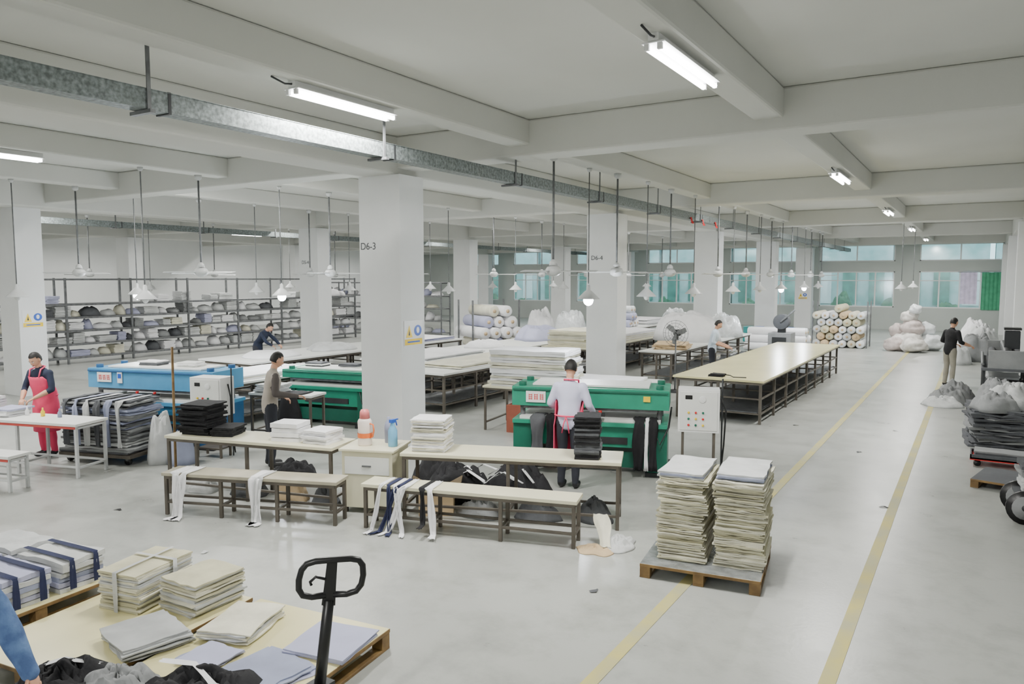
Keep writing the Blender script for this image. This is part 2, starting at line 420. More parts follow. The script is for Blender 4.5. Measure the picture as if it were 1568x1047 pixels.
for k in range(20):
    mb.heap((-45+k*2.9,51.2+R.uniform(-.4,.4),0),2.0,1.6,R.uniform(1.2,2.1),M_hedge,seed=k,nr=8,ns=18)
mb.obj('outdoor_hedge')
mb=MB()
vs=[];
for i in range(22):
    xx=.12+i*.045; 
    for zz in (1.2,3.2): vs.append((xx,YB-.06+.03*math.sin(i*1.6),zz))
mb.add(vs,[(2*i,2*i+2,2*i+3,2*i+1) for i in range(21)],mat('curtain_green',(76,160,122),rough=.8),True)
vs=[]
for i in range(18):
    xx=-.85+i*.045; 
    for zz in (1.5,3.2): vs.append((xx,YB-.06+.02*math.sin(i*1.3),zz))
mb.add(vs,[(2*i,2*i+2,2*i+3,2*i+1) for i in range(17)],mat('curtain_pale_violet',(222,212,240),rough=.8),True)
mb.bar((-1,YB-.06,3.22),(1.3,YB-.06,3.22),.03,.03,M_steel)
mb.obj('window_curtain')

# beams
YC=[.5,9.95,18.75,27.8,36.9,46.0]
for x in (-30.8,-19.7,-8.6,1.4):
    mb=MB(); mb.box((x,(YF+YB)/2,(4.6+HC)/2),(.7,YB-YF,HC-4.6),M_ceil); mb.obj('ceiling_beam',bevel=.03)
for yv in YC:
    mb=MB(); mb.box(((XL+XR)/2,yv,(4.7+HC)/2),(XR-XL,.5,HC-4.7),M_ceil); mb.obj('ceiling_beam',bevel=.03)
SX=[-2.3,-5.9,-12.7,-16.4,-23.5,-27.0,-34.5]
for x in SX:
    mb=MB(); mb.box((x,(YF+YB)/2,(4.85+HC)/2),(.36,YB-YF,HC-4.85),M_ceil); mb.obj('ceiling_beam',bevel=.03)
mb=MB(); mb.box((0,0,2.3),(.9,.62,4.6),M_col); cme=mb.mesh('concrete_column')
for x in (-30.8,-19.7,-8.6,1.4):
    for yv in YC[1:]:
        if x==1.4 and yv<11: continue
        xx=x
        if x==-19.7 and yv<11: inst('concrete_column',cme,(-20.25,9.5,0)); continue
        inst('concrete_column',cme,(xx,yv,0))
mb=MB()
mb.box((0,0,0),(.01,.36,.34),M_white)
mb.add([(.007,-.15,-.06),(.007,-.02,-.06),(.007,-.085,.11)],[(0,1,2)],M_yelp)
mb.add([(.008,-.10,-.03),(.008,-.07,-.03),(.008,-.085,.06)],[(0,1,2)],M_black)
mb.add([(.007,.085+.075*math.cos(a*math.pi/10),.03+.075*math.sin(a*math.pi/10)) for a in range(20)],[tuple(range(20))],M_bluep)
mb.add([(.008,.085+.03*math.cos(a*math.pi/4),.035+.045*math.sin(a*math.pi/4)) for a in range(8)],[tuple(range(8))],M_white)
mb.box((.004,0,-.12),(.008,.34,.08),M_yelp)
mb.box((.006,.0,-.12),(.008,.24,.02),M_bluep)
sme=mb.mesh('safety_sign')
def sg(loc,rz=0):
    o=inst('safety_sign',sme,loc,rz); o.scale=(1,1.35,1.25)
sg((-8.145,9.95,1.97)); sg((-19.795,9.5,1.9)); sg((-8.6,45.68,1.9),rad(-90)); 
for (x,yv,t) in ((-8.85,9.635,'D6-3'),(-8.75,18.435,'D6-4'),(-19.85,18.435,'D5-4')):
    c=bpy.data.curves.new('column_number','FONT'); c.body=t; c.size=.17; c.align_x='CENTER'; c.extrude=.001
    c.materials.append(M_gr5)
    o=bpy.data.objects.new('column_number_label',c); COL.objects.link(o); o.location=(x,yv,3.38); o.rotation_euler=(rad(90),0,0)
for x in (-2.25,-.8):
    mb=MB(); mb.box((x,22,.002),(.11,48,.004),M_yel); mb.obj('floor_marking_line')

def tray(x,y0,y1,z=4.34,step=3.0,ys=3.95,flags=False):
    mb=MB()
    mb.box((x,(y0+y1)/2,z+.005),(.17,y1-y0,.01),M_galv)
    for s_ in (-1,1): mb.box((x+s_*.085,(y0+y1)/2,z+.085),(.008,y1-y0,.17),M_galv)
    mb.box((x,(y0+y1)/2,z+.172),(.19,y1-y0,.006),M_galv)
    yy=ys
    while yy<y1-.1:
        top=HC
        for yb in YC:
            if abs(yy-yb)<.3: top=4.7
        mb.bar((x+.1,yy,z-.03),(x+.1,yy,top),.035,.012,M_steel) 
        mb.box((x,yy,z-.02),(.3,.05,.03),M_steel); mb.box((x,yy+.2,z+.085),(.185,.03,.19),M_dark)
        yy+=step
    if flags:
        for q in (18.2,19.1,20.2): mb.ribbon([(x+.1,q,z+.05),(x+.12,q,z-.02),(x+.13,q+.05,z-.1)],(0,.12,0),M_red,amp=.02)
    return mb.obj('cable_tray')
tray(-6.2,-2,45.5,flags=True); tray(-22,-2,46,z=4.4)

# fluorescent fixtures, plus added ones out of view for fill light
mb=MB()
mb.box((0,0,-.03),(.09,1.5,.06),M_white)
mb.box((0,0,-.07),(.2,1.5,.012),M_white)
for s_ in (-1,1):
    mb.tube([(s_*.055,-.72,-.11),(s_*.055,.72,-.11)],.024,M_tube,8)
    for e in (-.74,.74): mb.box((s_*.055,e,-.105),(.04,.03,.05),M_white)
mb.tube([(0,-.7,-.02),(.02,-.85,-.05),(0,-1.0,-.01)],.01,M_dark,6)
fme=mb.mesh('fluorescent_light')
def fix(x,y,z=4.85,p=150,rz=0):
    o=inst('fluorescent_light',fme,(x,y,z),rz)
    l=bpy.data.lights.new('tube_light','AREA'); l.shape='RECTANGLE'; l.size=.16; l.size_y=1.45; l.energy=p; l.color=(1,.985,.94)
    lo=bpy.data.objects.new('tube_light',l); COL.objects.link(lo); lo.parent=o; lo.location=(0,0,-.14)
for yv in (-1.5,6.6,15.4,24.2,33,42): fix(-2.3,yv,p=240)
fix(-5.9,6.1,p=240); fix(-12.7,5.6,p=220); fix(-27.0,21.8,p=220)
for x in (-10.6,-14.5,-21.5,-25.3,-33):
    for yv in YC[:5]: fix(x,yv+.75,z=HC,p=280 if x<-30 else 190,rz=rad(90))  # added fill fixtures, unseen behind the beams, stronger along the left wall
for yv in YC[2:5]: fix(-4.1,yv+.75,z=HC,p=170,rz=rad(90))  # further added fixtures, hidden by beams, to brighten the far end

# fans & pendant lamps
def fan_mesh(rot):
    mb=MB(); L=1.75
    mb.lathe([(.0,0),(.07,0),(.06,-.07),(.02,-.1)],(0,0,0),M_shade,14)
    mb.tube([(0,0,0),(0,0,-L)],.018,M_steel,8)
    mb.lathe([(.02,.1),(.06,.06),(.07,0),(.02,0)],(0,0,-L),M_shade,14)
    mb.lathe([(.02,0),(.1,-.02),(.13,-.07),(.12,-.13),(.06,-.17),(0,-.175)],(0,0,-L),M_shade,18)
    for k in range(3):
        a=rot+k*2*math.pi/3; T=Matrix.Translation((0,0,-L-.09))@Matrix.Rotation(a,4,'Z')@Matrix.Rotation(rad(9),4,'X')
        mb.prism([(.1,-.03),(.25,-.05),(.7,-.075),(.72,.06),(.25,.05),(.1,.03)],-.004,.004,M_shade,M=T)
    return mb.mesh('ceiling_fan')
fms=[fan_mesh(a) for a in (.3,1.0,1.7)]
def pend_mesh(lit):
    mb=MB(); L=2.15
    mb.lathe([(0,0),(.05,0),(.04,-.05),(.01,-.07)],(0,0,0),M_shade,12)
    mb.tube([(0,0,0),(0,0,-L)],.011,M_steel,6)
    mb.lathe([(.012,.08),(.035,.06),(.04,-.02),(.07,-.04),(.13,-.1),(.2,-.17),(.205,-.18),(.19,-.175),(.12,-.11),(.05,-.06)],(0,0,-L),M_shade,22)
    if lit: mb.ell((0,0,-L-.2),(.09,.09,.1),M_bulb,14,10)
    else: mb.ell((0,0,-L-.17),(.06,.06,.085),M_white,12,8)
    return mb.mesh('pendant_lamp')
pm=pend_mesh(False); pl=pend_mesh(True)
pend=[(-6.0,12.3),(-12.8,11.2),(-16.5,10.2),(-5.8,14.6),(-5.8,17.6),(-5.8,21),(-5.8,24),(-5.8,27),(-5.8,31),(-5.8,34),
 (-12.7,14.2),(-12.7,17.1),(-12.7,20.7),(-12.7,24),(-12.7,28.5),(-12.7,32),(-16.4,7.6),(-16.4,13.5),(-16.4,17),(-16.4,21),(-16.4,25),(-16.4,30),
 (-23.5,11),(-23.5,15),(-23.5,21),(-23.5,26),(-12.7,8.0),(-2.3,29.5),(-2.3,35)]
lit={(-6.0,12.3),(-12.8,11.2),(-16.5,10.2),(-5.8,27),(-5.8,31)}
for i,(x,yv) in enumerate(pend):
    l_=(x,yv) in lit
    o=inst('pendant_lamp',pl if l_ else pm,(x,yv,4.85))
    if l_:
        l=bpy.data.lights.new('bulb_light','POINT'); l.energy=120; l.shadow_soft_size=.08; l.color=(.9,.95,1)
        lo=bpy.data.objects.new('bulb_light',l); COL.objects.link(lo); lo.parent=o; lo.location=(0,0,-2.56)
fans=[(-5.85,y_) for y_ in (10.7,13.2,16.1,19.7,22.5,25.6,28.8,32.5,35)]+[(-12.75,y_) for y_ in (9.2,12.6,15.6,19.5,22.5,26,30,34)]+[(-16.5,8.9),(-16.5,11.9),(-16.5,15.5),(-16.5,19.6),(-23.5,13),(-23.5,17.5),(-23.5,23.5)]
for i,(x,yv) in enumerate(fans): inst('ceiling_fan',fms[i%3],(x,yv,4.85))

# ---------------- tables
def table(name,loc,rz,L,Wd,H,top=M_cream,leg=M_leg,n=2,shelf=True,th=.04,lw=.04,ap=None):
    mb=MB()
    mb.box((0,0,H-th/2),(L,Wd,th),top)
    mb.box((0,-Wd/2+.03,H-th-.02),(L-.06,.03,.04),ap or leg); mb.box((0,Wd/2-.03,H-th-.02),(L-.06,.03,.04),ap or leg)
    for k in range(n):
        x=-L/2+.04+(L-.08)*k/(n-1)
        for s_ in (-1,1): mb.box((x,s_*(Wd/2-.04),(H-th)/2),(lw,lw,H-th),leg)
        mb.box((x,0,H-th-.03),(lw,Wd-.08,.03),leg); mb.box((x,0,.15),(lw,Wd-.08,.03),leg)
    if shelf:
        for s_ in (-1,1): mb.box((0,s_*(Wd/2-.04),.16),(L-.06,.03,.03),leg)
    return mb.obj(name,loc,rz,bevel=.004)
def ctr(p,q,w):
    p=Vector((*p,0));q=Vector((*q,0));d=q-p;a=math.atan2(d.y,d.x);n=Vector((-math.sin(a),math.cos(a),0))
    c=(p+q)/2+n*w/2
    return (c.x,c.y,0),a,d.length
c,a,l=ctr((-9.2,5.98),(-6.72,6.6),.6); table('work_table',c,a,l,.6,.8,n=3); A1=(c,a)
c,a,l=ctr((-6.6,6.63),(-5.97,6.86),.62); 
mb=MB(); mb.box((0,0,.79),(.72,.64,.03),M_cream); mb.box((0,0,.42),(.66,.58,.7),M_cream); mb.box((0,-.295,.6),(.58,.01,.22),M_wtop)
mb.box((0,-.305,.6),(.12,.02,.02),M_steel)
for sx in (-1,1):
    for sy in (-1,1): mb.box((sx*.3,sy*.25,.04),(.05,.05,.08),M_leg)
mb.obj('cream_cabinet',c,a,bevel=.005); CAB=(c,a)
c,a,l=ctr((-5.84,6.85),(-3.37,7.8),.6); table('work_table',c,a,l,.6,.8,n=3); A2=(c,a)
c,a,l=ctr((-8.4,5.40),(-6.25,6.2),.35); table('low_bench',c,a,l,.35,.53,n=4,top=M_worn); B1=(c,a)
c,a,l=ctr((-5.98,6.32),(-3.53,7.0),.35); table('low_bench',c,a,l,.35,.53,n=4,top=M_cream); B2=(c,a)
c,a,l=ctr((-13.1,5.12),(-10.95,5.75),.6); table('work_table',c,a,l,.6,.8,top=M_wtop,leg=M_gr3,n=3,ap=M_rleg); TB=(c,a)
c,a,l=ctr((-12.3,4.5),(-11.0,4.87),.35); table('low_bench',c,a,l,.35,.5,top=M_wtop,leg=M_gr3,n=2,ap=M_rleg)
def L2W(ref,x,y,z=0):
    c,a=ref; return (c[0]+x*math.cos(a)-y*math.sin(a),c[1]+x*math.sin(a)+y*math.cos(a),z)

def longtable(name,x0,x1,y0,y1,H=.88,top=M_cream2,n=9,fill=1):
    mb=MB(); w=x1-x0;L=y1-y0; rr=random.Random(int(x0*10+y0))
    mb.box((0,0,H-.02),(w,L,.04),top)
    mb.box((0,0,H-.07),(w-.1,L-.1,.05),M_leg)
    for k in range(n):
        yy=-L/2+.1+(L-.2)*k/(n-1)
        for x in (-w/2+.08,0,w/2-.08): mb.box((x,yy,(H-.09)/2),(.05,.05,H-.09),M_leg)
        for z in (.2,.5): mb.box((0,yy,z),(w-.16,.03,.03),M_leg)
    for x in (-w/2+.08,w/2-.08):
        for z in (.2,.5): mb.box((x,0,z),(.03,L-.2,.03),M_leg)
    mb.box((0,0,.22),(w-.3,L-.3,.02),M_steel)
    if fill:
        for k in range(int(L*.6)):
            mb.stack((rr.uniform(-w/2+.5,w/2-.5),rr.uniform(-L/2+.6,L/2-.6),.235),.6,.6,rr.randint(2,6),.035,[M_gr3,M_whc,M_gr4,M_gr1],jit=.05,rnd=rr)
    return mb.obj(name,((x0+x1)/2,(y0+y1)/2,0))
longtable('cutting_table',-5.35,-3.5,15,24.6,fill=0)
longtable('cutting_table',-13.2,-11.2,14,24,top=M_wtop)
longtable('cutting_table',-16.6,-14.6,11.8,20.5,top=M_wtop)
longtable('cutting_table',-8.0,-7.0,19.6,28,top=M_wtop,n=7)
longtable('cutting_table',-10.9,-9.5,12.6,17.6,top=M_wtop,n=5)
longtable('cutting_table',-11.0,-9.4,19.4,26,top=M_cream,n=6)
longtable('cutting_table',-13.8,-11.8,26,34,top=M_wtop,n=7)
longtable('cutting_table',-13.7,-12.1,9.3,12.6,top=M_wtop,n=4)
table('work_table',(-6.3,13.7,0),rad(10),2.2,1.0,.86,top=M_wtop,n=3)
def spread(loc,w,d,n,ms,th=.018,rz=0,name='spread_fabric_layers'):
    mb=MB(); mb.stack((0,0,0),w,d,n,th,ms,jit=.03,wav=.006,rr=.01); mb.obj(name,loc,rz)
spread((-12.2,15.6,.88),1.7,2.6,4,[M_whc,M_gr3]); spread((-15.6,18.9,.88),1.7,2.6,6,[M_whc,M_lav])
spread((-10.2,15.2,.88),1.15,3.6,5,[M_whc,M_gr1]); spread((-12.9,10.6,.88),1.3,2.2,5,[M_whc,M_gr1]); spread((-10.2,23.6,.88),1.3,3.4,8,[M_whc,M_gr1],.03)
spread((-12.8,31.6,.88),1.6,2.4,8,[M_whc,M_gr3],.03)
spread((-6.3,13.7,.86),1.6,.8,3,[M_whc,M_gr1],rz=rad(10))
mb=MB(); mb.stack((0,0,0),.3,.2,3,.02,[M_blk,M_dark],jit=.02); mb.tube([(.1,0,.05),(.25,.05,.03),(.35,-.1,.02),(.6,-.05,.02)],.01,M_black,6); mb.obj('cable_and_cutter',(-4.5,15.3,.88))

# ---------------- presses
def press(name,loc,rz,w,main,dark,zt=1.27):
    mb=MB(); D=.85
    for s_ in (-1,1):
        mb.box((s_*(w/2-.14),0,.36),(.28,D,.72),dark)
        mb.box((s_*(w/2-.14),0,.03),(.34,D+.1,.06),M_dark)
    mb.box((0,0,.56),(w-.5,D-.08,.32),main)
    mb.box((0,-.02,.2),(w-.56,D-.3,.24),dark)
    mb.box((0,-D/2+.03,.5),(w*.5,.02,.1),M_dark)
    mb.box((0,0,.75),(w,D+.12,.06),main)
    mb.box((0,0,.8),(w-.2,D,.05),M_wtop)
    for sx in (-1,1):
        for sy in (-1,1):
            mb.tube([(sx*(w/2-.12),sy*(D/2-.14),.75),(sx*(w/2-.12),sy*(D/2-.14),1.02)],.04,M_steel,12)
            mb.tube([(sx*(w/2-.12),sy*(D/2-.14),zt-.02),(sx*(w/2-.12),sy*(D/2-.14),zt+.06)],.06,dark,12)
    zb=min(.98,zt-.16)
    mb.box((0,0,(zt+zb)/2),(w+.04,D-.02,zt-zb),main)
    mb.box((0,0,zb-.02),(w-.3,D-.1,.05),M_steel)
    mb.box((0,.03,zt+.02),(w*.76,D-.2,.03),M_wtop)
    mb.box((0,-D/2-.005,zt-.04),(w,.03,.025),dark)
    if zt>1.2:
        mb.box((-w/2+.35,-D/2-.005,zt-.15),(.3,.02,.17),M_white)
        for k in range(3):
            x=-w/2+.27+k*.085
            for q in (-.03,0,.03): mb.box((x,-D/2-.018,zt-.15+q),(.055,.005,.009),M_red)
            for q in (-.02,.02): mb.box((x+q,-D/2-.018,zt-.15),(.008,.005,.09),M_red)
        mb.box((-w/2+.68,-D/2-.005,zt-.15),(.1,.02,.19),M_white); mb.box((-w/2+.68,-D/2-.018,zt-.12),(.07,.005,.08),M_bluep)
        mb.box((w/2-.3,-D/2-.005,zt-.13),(.1,.02,.08),M_yelp)
        mb.box((0,-D/2-.07,.9),(.5,.08,.05),M_dark)
        for k in (-.18,.18): mb.tube([(k,-D/2-.07,.92),(k,-D/2-.07,.96)],.025,M_red,10)
    mb.tube([(w/2-.2,-D/2-.03,.72),(w/2-.1,-D/2-.12,.5),(w/2+.02,-D/2-.05,.75),(w/2+.05,-.2,1.0)],.014,M_black,6)
    return mb.obj(name,loc,rz,bevel=.012)
def pressat(name,p,q,main,dark,zt=1.27):
    c,a,l=ctr(p,q,.85); return press(name,c,a,l,main,dark,zt),(c,a)
_,P3=pressat('cutting_press',(-5.93,9.6),(-3.75,10.33),M_green,M_dgreen)
_,P1=pressat('cutting_press',(-13.3,7.25),(-10.85,7.95),M_blue,M_dblue,1.32)
_,P2=pressat('cutting_press',(-11.8,10.3),(-9.85,10.7),M_green,M_dgreen,1.08)
def cabinet(loc,rz,arm=True):
    mb=MB()
    for sx in (-1,1):
        for sy in (-1,1): mb.box((sx*.22,sy*.12,.36),(.035,.035,.72),M_leg)
    mb.box((0,0,.15),(.42,.26,.03),M_leg)
    mb.box((0,0,1.0),(.58,.34,.62),M_white); mb.box((0,-.175,1.0),(.52,.01,.56),M_wtop)
    mb.tube([(.05,-.175,1.17),(.05,-.19,1.17)],.05,M_white,16); mb.box((-.14,-.183,1.2),(.1,.01,.06),M_black)
    for i in range(3):
        for k in range(3): mb.tube([(-.14+.1*i,-.18,.8+.09*k),(-.14+.1*i,-.2,.8+.09*k)],.017,[M_red,M_dgreen,M_yelp][(i+k)%3],10)
    mb.tube([(.3,.0,1.2),(.38,-.05,1.0),(.36,-.02,.5),(.33,.1,.06)],.014,M_black,6)
    mb.tube([(.33,.05,0.02),(.33,.05,1.45)],.014,M_dark,6)
    return mb.obj('control_cabinet',loc,rz,bevel=.008)
cabinet((-3.38,10.6,0),rad(18)); cabinet((-10.5,7.7,0),rad(16),False)

# ---------------- items on tables
def stackobj(name,loc,rz,w,d,n,th,ms,**k):
    mb=MB(); mb.stack((0,0,0),w,d,n,th,ms,**k); return mb.obj(name,loc,rz)
stackobj('black_fabric_stack',L2W(A1,-.9,-.0,.8),A1[1],.45,.42,16,.026,M_blk,jit=.03)
stackobj('black_fabric_stack',L2W(A1,-.5,.02,.8),A1[1]+.2,.3,.4,4,.03,M_blk,jit=.02)
stackobj('paper_box_stack',L2W(A1,.5,-.0,.8),A1[1]+.1,.4,.34,4,.06,M_whc,jit=.01,wav=.001)
stackobj('paper_box_stack',L2W(A1,.97,-.0,.8),A1[1]-.1,.36,.36,5,.035,[M_whc,M_gr3],jit=.02)
stackobj('paper_sheet_stack',L2W(A2,-1.0,0,.8),A2[1],.42,.4,22,.018,[M_whc,M_gr1],jit=.015)
stackobj('black_fabric_stack',L2W(A2,.92,-.04,.8),A2[1]+.05,.3,.36,18,.028,[M_blk,M_gr5],jit=.015)
stackobj('white_cloth_stack',L2W(TB,-.5,.05,.8),TB[1],.4,.4,4,.03,[M_gr3,M_whc,M_lav],jit=.03)
stackobj('white_cloth_stack',L2W(TB,-.92,.05,.8),TB[1],.34,.4,9,.03,[M_whc,M_gr3],jit=.015)
mb=MB()
mb.lathe([(0,0),(.085,0),(.09,.02),(.085,.2),(.09,.3),(.075,.33),(.06,.34)],(0,0,0),mat('thermos_white',(228,216,208),rough=.4),20)
mb.lathe([(.092,.1),(.093,.13),(.092,.16)],(0,0,0),M_orange,20)
mb.lathe([(.06,.34),(.065,.34),(.06,.42),(.045,.45),(0,.455)],(0,0,0),mat('thermos_lid',(214,120,120),rough=.4),20)
mb.tube([(.088,0,.28),(.14,0,.27),(.15,0,.2),(.13,0,.12),(.088,0,.1)],.01,M_orange,8)
mb.obj('thermos_flask',L2W(CAB,-.12,-.05,.805))
mb=MB()
mb.lathe([(0,0),(.055,0),(.06,.02),(.058,.2),(.03,.26),(.025,.3)],(0,0,0),mat('bottle_blue',(110,170,206),rough=.3),18)
mb.box((0,0,.32),(.05,.08,.04),M_bluep); mb.tube([(0,.04,.33),(0,.1,.33)],.01,M_bluep,8); mb.bar((0,.06,.31),(0,.08,.25),.012,.01,M_bluep)
mb.obj('spray_bottle',L2W(CAB,.25,-.05,.805))
mb=MB(); mb.lathe([(0,0),(.05,0),(.055,.2),(.045,.26),(.02,.3),(.02,.33),(0,.33)],(0,0,0),M_lav2,18); mb.obj('plastic_jar',L2W(CAB,.12,.15,.805))
mb=MB(); mb.tube([(0,0,0),(0.02,0,1.95)],.018,M_wood,8); mb.lathe([(0,0),(.1,0),(.1,.02),(.03,.04)],(0,0,0),M_dark,14); mb.obj('wooden_pole',(-9.45,6.3,0))
for k,x in enumerate((-.2,.1,.42)):
    mb=MB(); mb.lathe([(0,0),(.03,0),(.03,.07),(.012,.1),(.012,.13),(0,.135)],(0,0,0),[M_whc,M_yelp,M_lav2][k],14); mb.obj('small_bottle',L2W(TB,x,.1,.8))
mb=MB(); rr=random.Random(3)
for k,(x,y_,s,h) in enumerate([(-.9,.8,1.1,.42),(-.1,1.0,1.1,.4),(-.4,.0,.6,.2),(1.0,.05,.5,.25),(.3,.0,.6,.22),(-1.3,1.2,.8,.45)]):
    p=L2W(A2,x,y_,0); mb.heap(p,s,s*.7,h,[M_blk,M_blk,M_gr4,M_gr5,M_gr5,M_blk][k],seed=k*5+1,rg=.35,fr=3)
for k in range(9):
    p=Vector(L2W(A2,rr.uniform(-1.1,.2),rr.uniform(.6,1.1),.38)); q=Vector((rr.uniform(.15,.3),rr.uniform(-.2,.2),0))
    mb.ribbon([p-q+Vector((0,0,-.15)),p,p+q+Vector((0,0,-.12))],(.0,.05,0),[M_whc,M_gr3][k%2],amp=.01,seed=k)
mb.obj('black_fabric_pile')
mb=MB()
for k,(x,y_,s,h,m) in enumerate([(-.9,0,.5,.2,M_gr3),(-.2,.05,.6,.25,M_gr5),(.5,0,.5,.3,M_beige),(1.0,0,.4,.22,M_gr5),(0,.8,.8,.3,M_blk)]):
    p=L2W(A1,x,y_,.0); mb.heap(p,s,s*.7,h,m,seed=k*5+2,rg=.35)
mb.obj('fabric_scrap_pile')
mb=MB(); mb.box((0,0,.17),(.42,.32,.34),M_beige); mb.box((-.23,0,.38),(.18,.3,.01),M_beige,M=Matrix.Rotation(.5,4,'Y')); mb.box((.23,0,.38),(.18,.3,.01),M_beige,M=Matrix.Rotation(-.5,4,'Y')); mb.obj('open_carton',L2W(A2,-.95,.0,0),A2[1]+.2)
def strips(ref,items,W=.35,H=.53,z=.54):
    c,a=ref
    for i,(x,w,m,ln,dx) in enumerate(items):
        mb=MB(); u=Vector((math.cos(a),math.sin(a),0))
        P=lambda yy,zz,ddx=0:Vector(L2W(ref,x+ddx,yy,zz))
        mb.ribbon([P(W/2-.02,z),P(-W/2,z+.005),P(-W/2-.025,z-.03,dx*.2),P(-W/2-.05,z-ln*.6,dx*.6),P(-W/2-.08,max(z-ln,.02),dx),P(-W/2-.2,max(z-ln,.02),dx*1.3)],u*w,m,amp=.015,seed=i)
        mb.obj('hanging_fabric_strip',solid=.008)
strips(B1,[(-.95,.12,M_whc,.52,.08),(-.82,.1,M_whc,.52,-.1),(.1,.13,M_whc,.52,.06),(.18,.08,M_gr3,.52,-.05)])
strips(B2,[(-1.0,.05,M_whc,.52,-.1),(-.92,.05,M_navy,.52,.05),(-.84,.06,M_whc,.52,.12),(-.78,.05,M_navy,.52,-.22),(-.7,.08,M_whc,.52,-.2),(-.5,.06,M_blk,.4,.03),(-.42,.08,M_whc,.5,.08)])
mb=MB(); mb.heap(L2W(B2,1.45,-.12,0),.4,.35,.05,M_beige,seed=3,rg=.5); mb.heap(L2W(B2,1.68,.1,0),.35,.45,.1,M_gr3,seed=8,rg=.5)
mb.ribbon([L2W(B2,1.46,.2,.3),L2W(B2,1.52,.1,.18),L2W(B2,1.57,-.1,.04)],(.14,.05,0),M_gr1,amp=.02); mb.obj('crumpled_paper')
mb=MB()
u=Vector((math.cos(P3[1]),math.sin(P3[1]),0))
for i,(x,w,m) in enumerate([(.75,.16,M_blk),(.86,.05,M_whc),(.95,.12,M_blk),(-.75,.2,M_gr5),(-.55,.14,M_blk)]):
    q=lambda yy,zz:Vector(L2W(P3,x,yy,zz))
    mb.ribbon([q(-.2,.84),q(-.45,.86),q(-.52,.8),q(-.55,.45),q(-.6,.12)],u*w,m,amp=.02,seed=i)
mb.obj('draped_garment',solid=.01)
for P,x,z in ((P1,-.3,1.355),(P1,.5,1.355),(P2,.3,1.115),(P2,-.5,1.115)):
    mb=MB()
    mb.stack((0,0,0),.4,.3,3,.025,[M_gr5,M_wtop,M_whc],jit=.02); mb.obj('tool_bundle',L2W(P,x,.05,z+.002),P[1])
# small table with white unit beside the column
table('work_table',(-10.55,9.3,0),rad(14),1.3,.5,.84,top=M_wtop,n=2)
stackobj('white_cloth_stack',L2W(((-10.55,9.3,0),rad(14)),-.3,0,.84),rad(14),.5,.4,5,.03,[M_whc,M_gr3],jit=.03)
mb=MB(); mb.ribbon([L2W(((-10.55,9.3,0),rad(14)),.2,.2,.85),L2W(((-10.55,9.3,0),rad(14)),.2,-.25,.855),L2W(((-10.55,9.3,0),rad(14)),.22,-.28,.8),L2W(((-10.55,9.3,0),rad(14)),.25,-.32,.35)],(.4,.1,0),M_blk,amp=.03); mb.obj('draped_garment',solid=.01)

mb=MB()
mb.box((0,0,.14),(1.35,.8,.05),M_leg)
for sx in (-1,1):
    for sy in (-1,1): mb.tube([(sx*.55,sy*.3-.02,.06),(sx*.55,sy*.3+.02,.06)],.06,M_black,14); mb.box((sx*.55,sy*.3,.1),(.05,.06,.06),M_steel)
mb.stack((-.02,0,.17),1.25,.72,26,.032,[M_gr5,M_lav2,M_gr4,M_gr3,M_gr4],jit=.05,wav=.014)
for k in range(6): mb.ribbon([(-.5+k*.2,.3,1.01),(-.5+k*.2,-.38,1.01),(-.5+k*.2,-.43,.9),(-.46+k*.2,-.45,.3)],(.09,0,0),[M_gr5,M_lav2,M_gr3][k%3],amp=.025,seed=k)
mb.obj('fabric_trolley',(-11.75,6.75,0),rad(17))
mb=MB()
mb.heap((0,0,0),.4,.5,.75,M_gr3,seed=4,flat=.4); mb.heap((.35,.05,0),.4,.45,.5,M_lav2,seed=5,flat=.4)
mb.obj('cloth_sack',(-10.85,7.0,0),rad(15))

def pallet(name,loc,rz,w,d,top=M_wood,z=.14,th=.03,body=M_wood):
    mb=MB()
    mb.box((0,0,z-th/2),(w,d,th),top)
    mb.box((0,-d/2-.003,z-th/2),(w,.006,th),body); mb.box((w/2+.003,0,z-th/2),(.006,d,th),body)
    for k in range(3):
        x=-w/2+.05+(w-.1)*k/2
        mb.box((x,0,.012),(.1,d,.024),body)
        for j in range(3): mb.box((x,-d/2+.05+(d-.1)*j/2,(z-th+.024)/2),(.1,.1,z-th-.024),body)
    return mb.obj(name,loc,rz,bevel=.003)
pallet('wooden_pallet',(-2.2,7.28,0),rad(8),1.12,1.05,top=M_foil)
for i,(x,y_,h) in enumerate([(-2.42,7.34,.93),(-1.88,7.42,.92)]):
    mb=MB(); rr=random.Random(i+3); z=.0
    while z<h-.12:
        nl=rr.randint(2,4); ox,oy=rr.uniform(-.015,.015),rr.uniform(-.03,.03)
        z=mb.stack((ox,oy,z),.46,.78,nl*2,.014,[M_gr1,M_gr2,M_gr1],jit=.012,rz=rr.uniform(-.04,.04),wav=.009,rnd=rr)
    mb.stack((0,0,z),.44,.76,3,.02,[M_lav2,M_gr3],jit=.02,rnd=rr)
    mb.obj('cut_panel_stack',(x,y_,.14),rad(8))

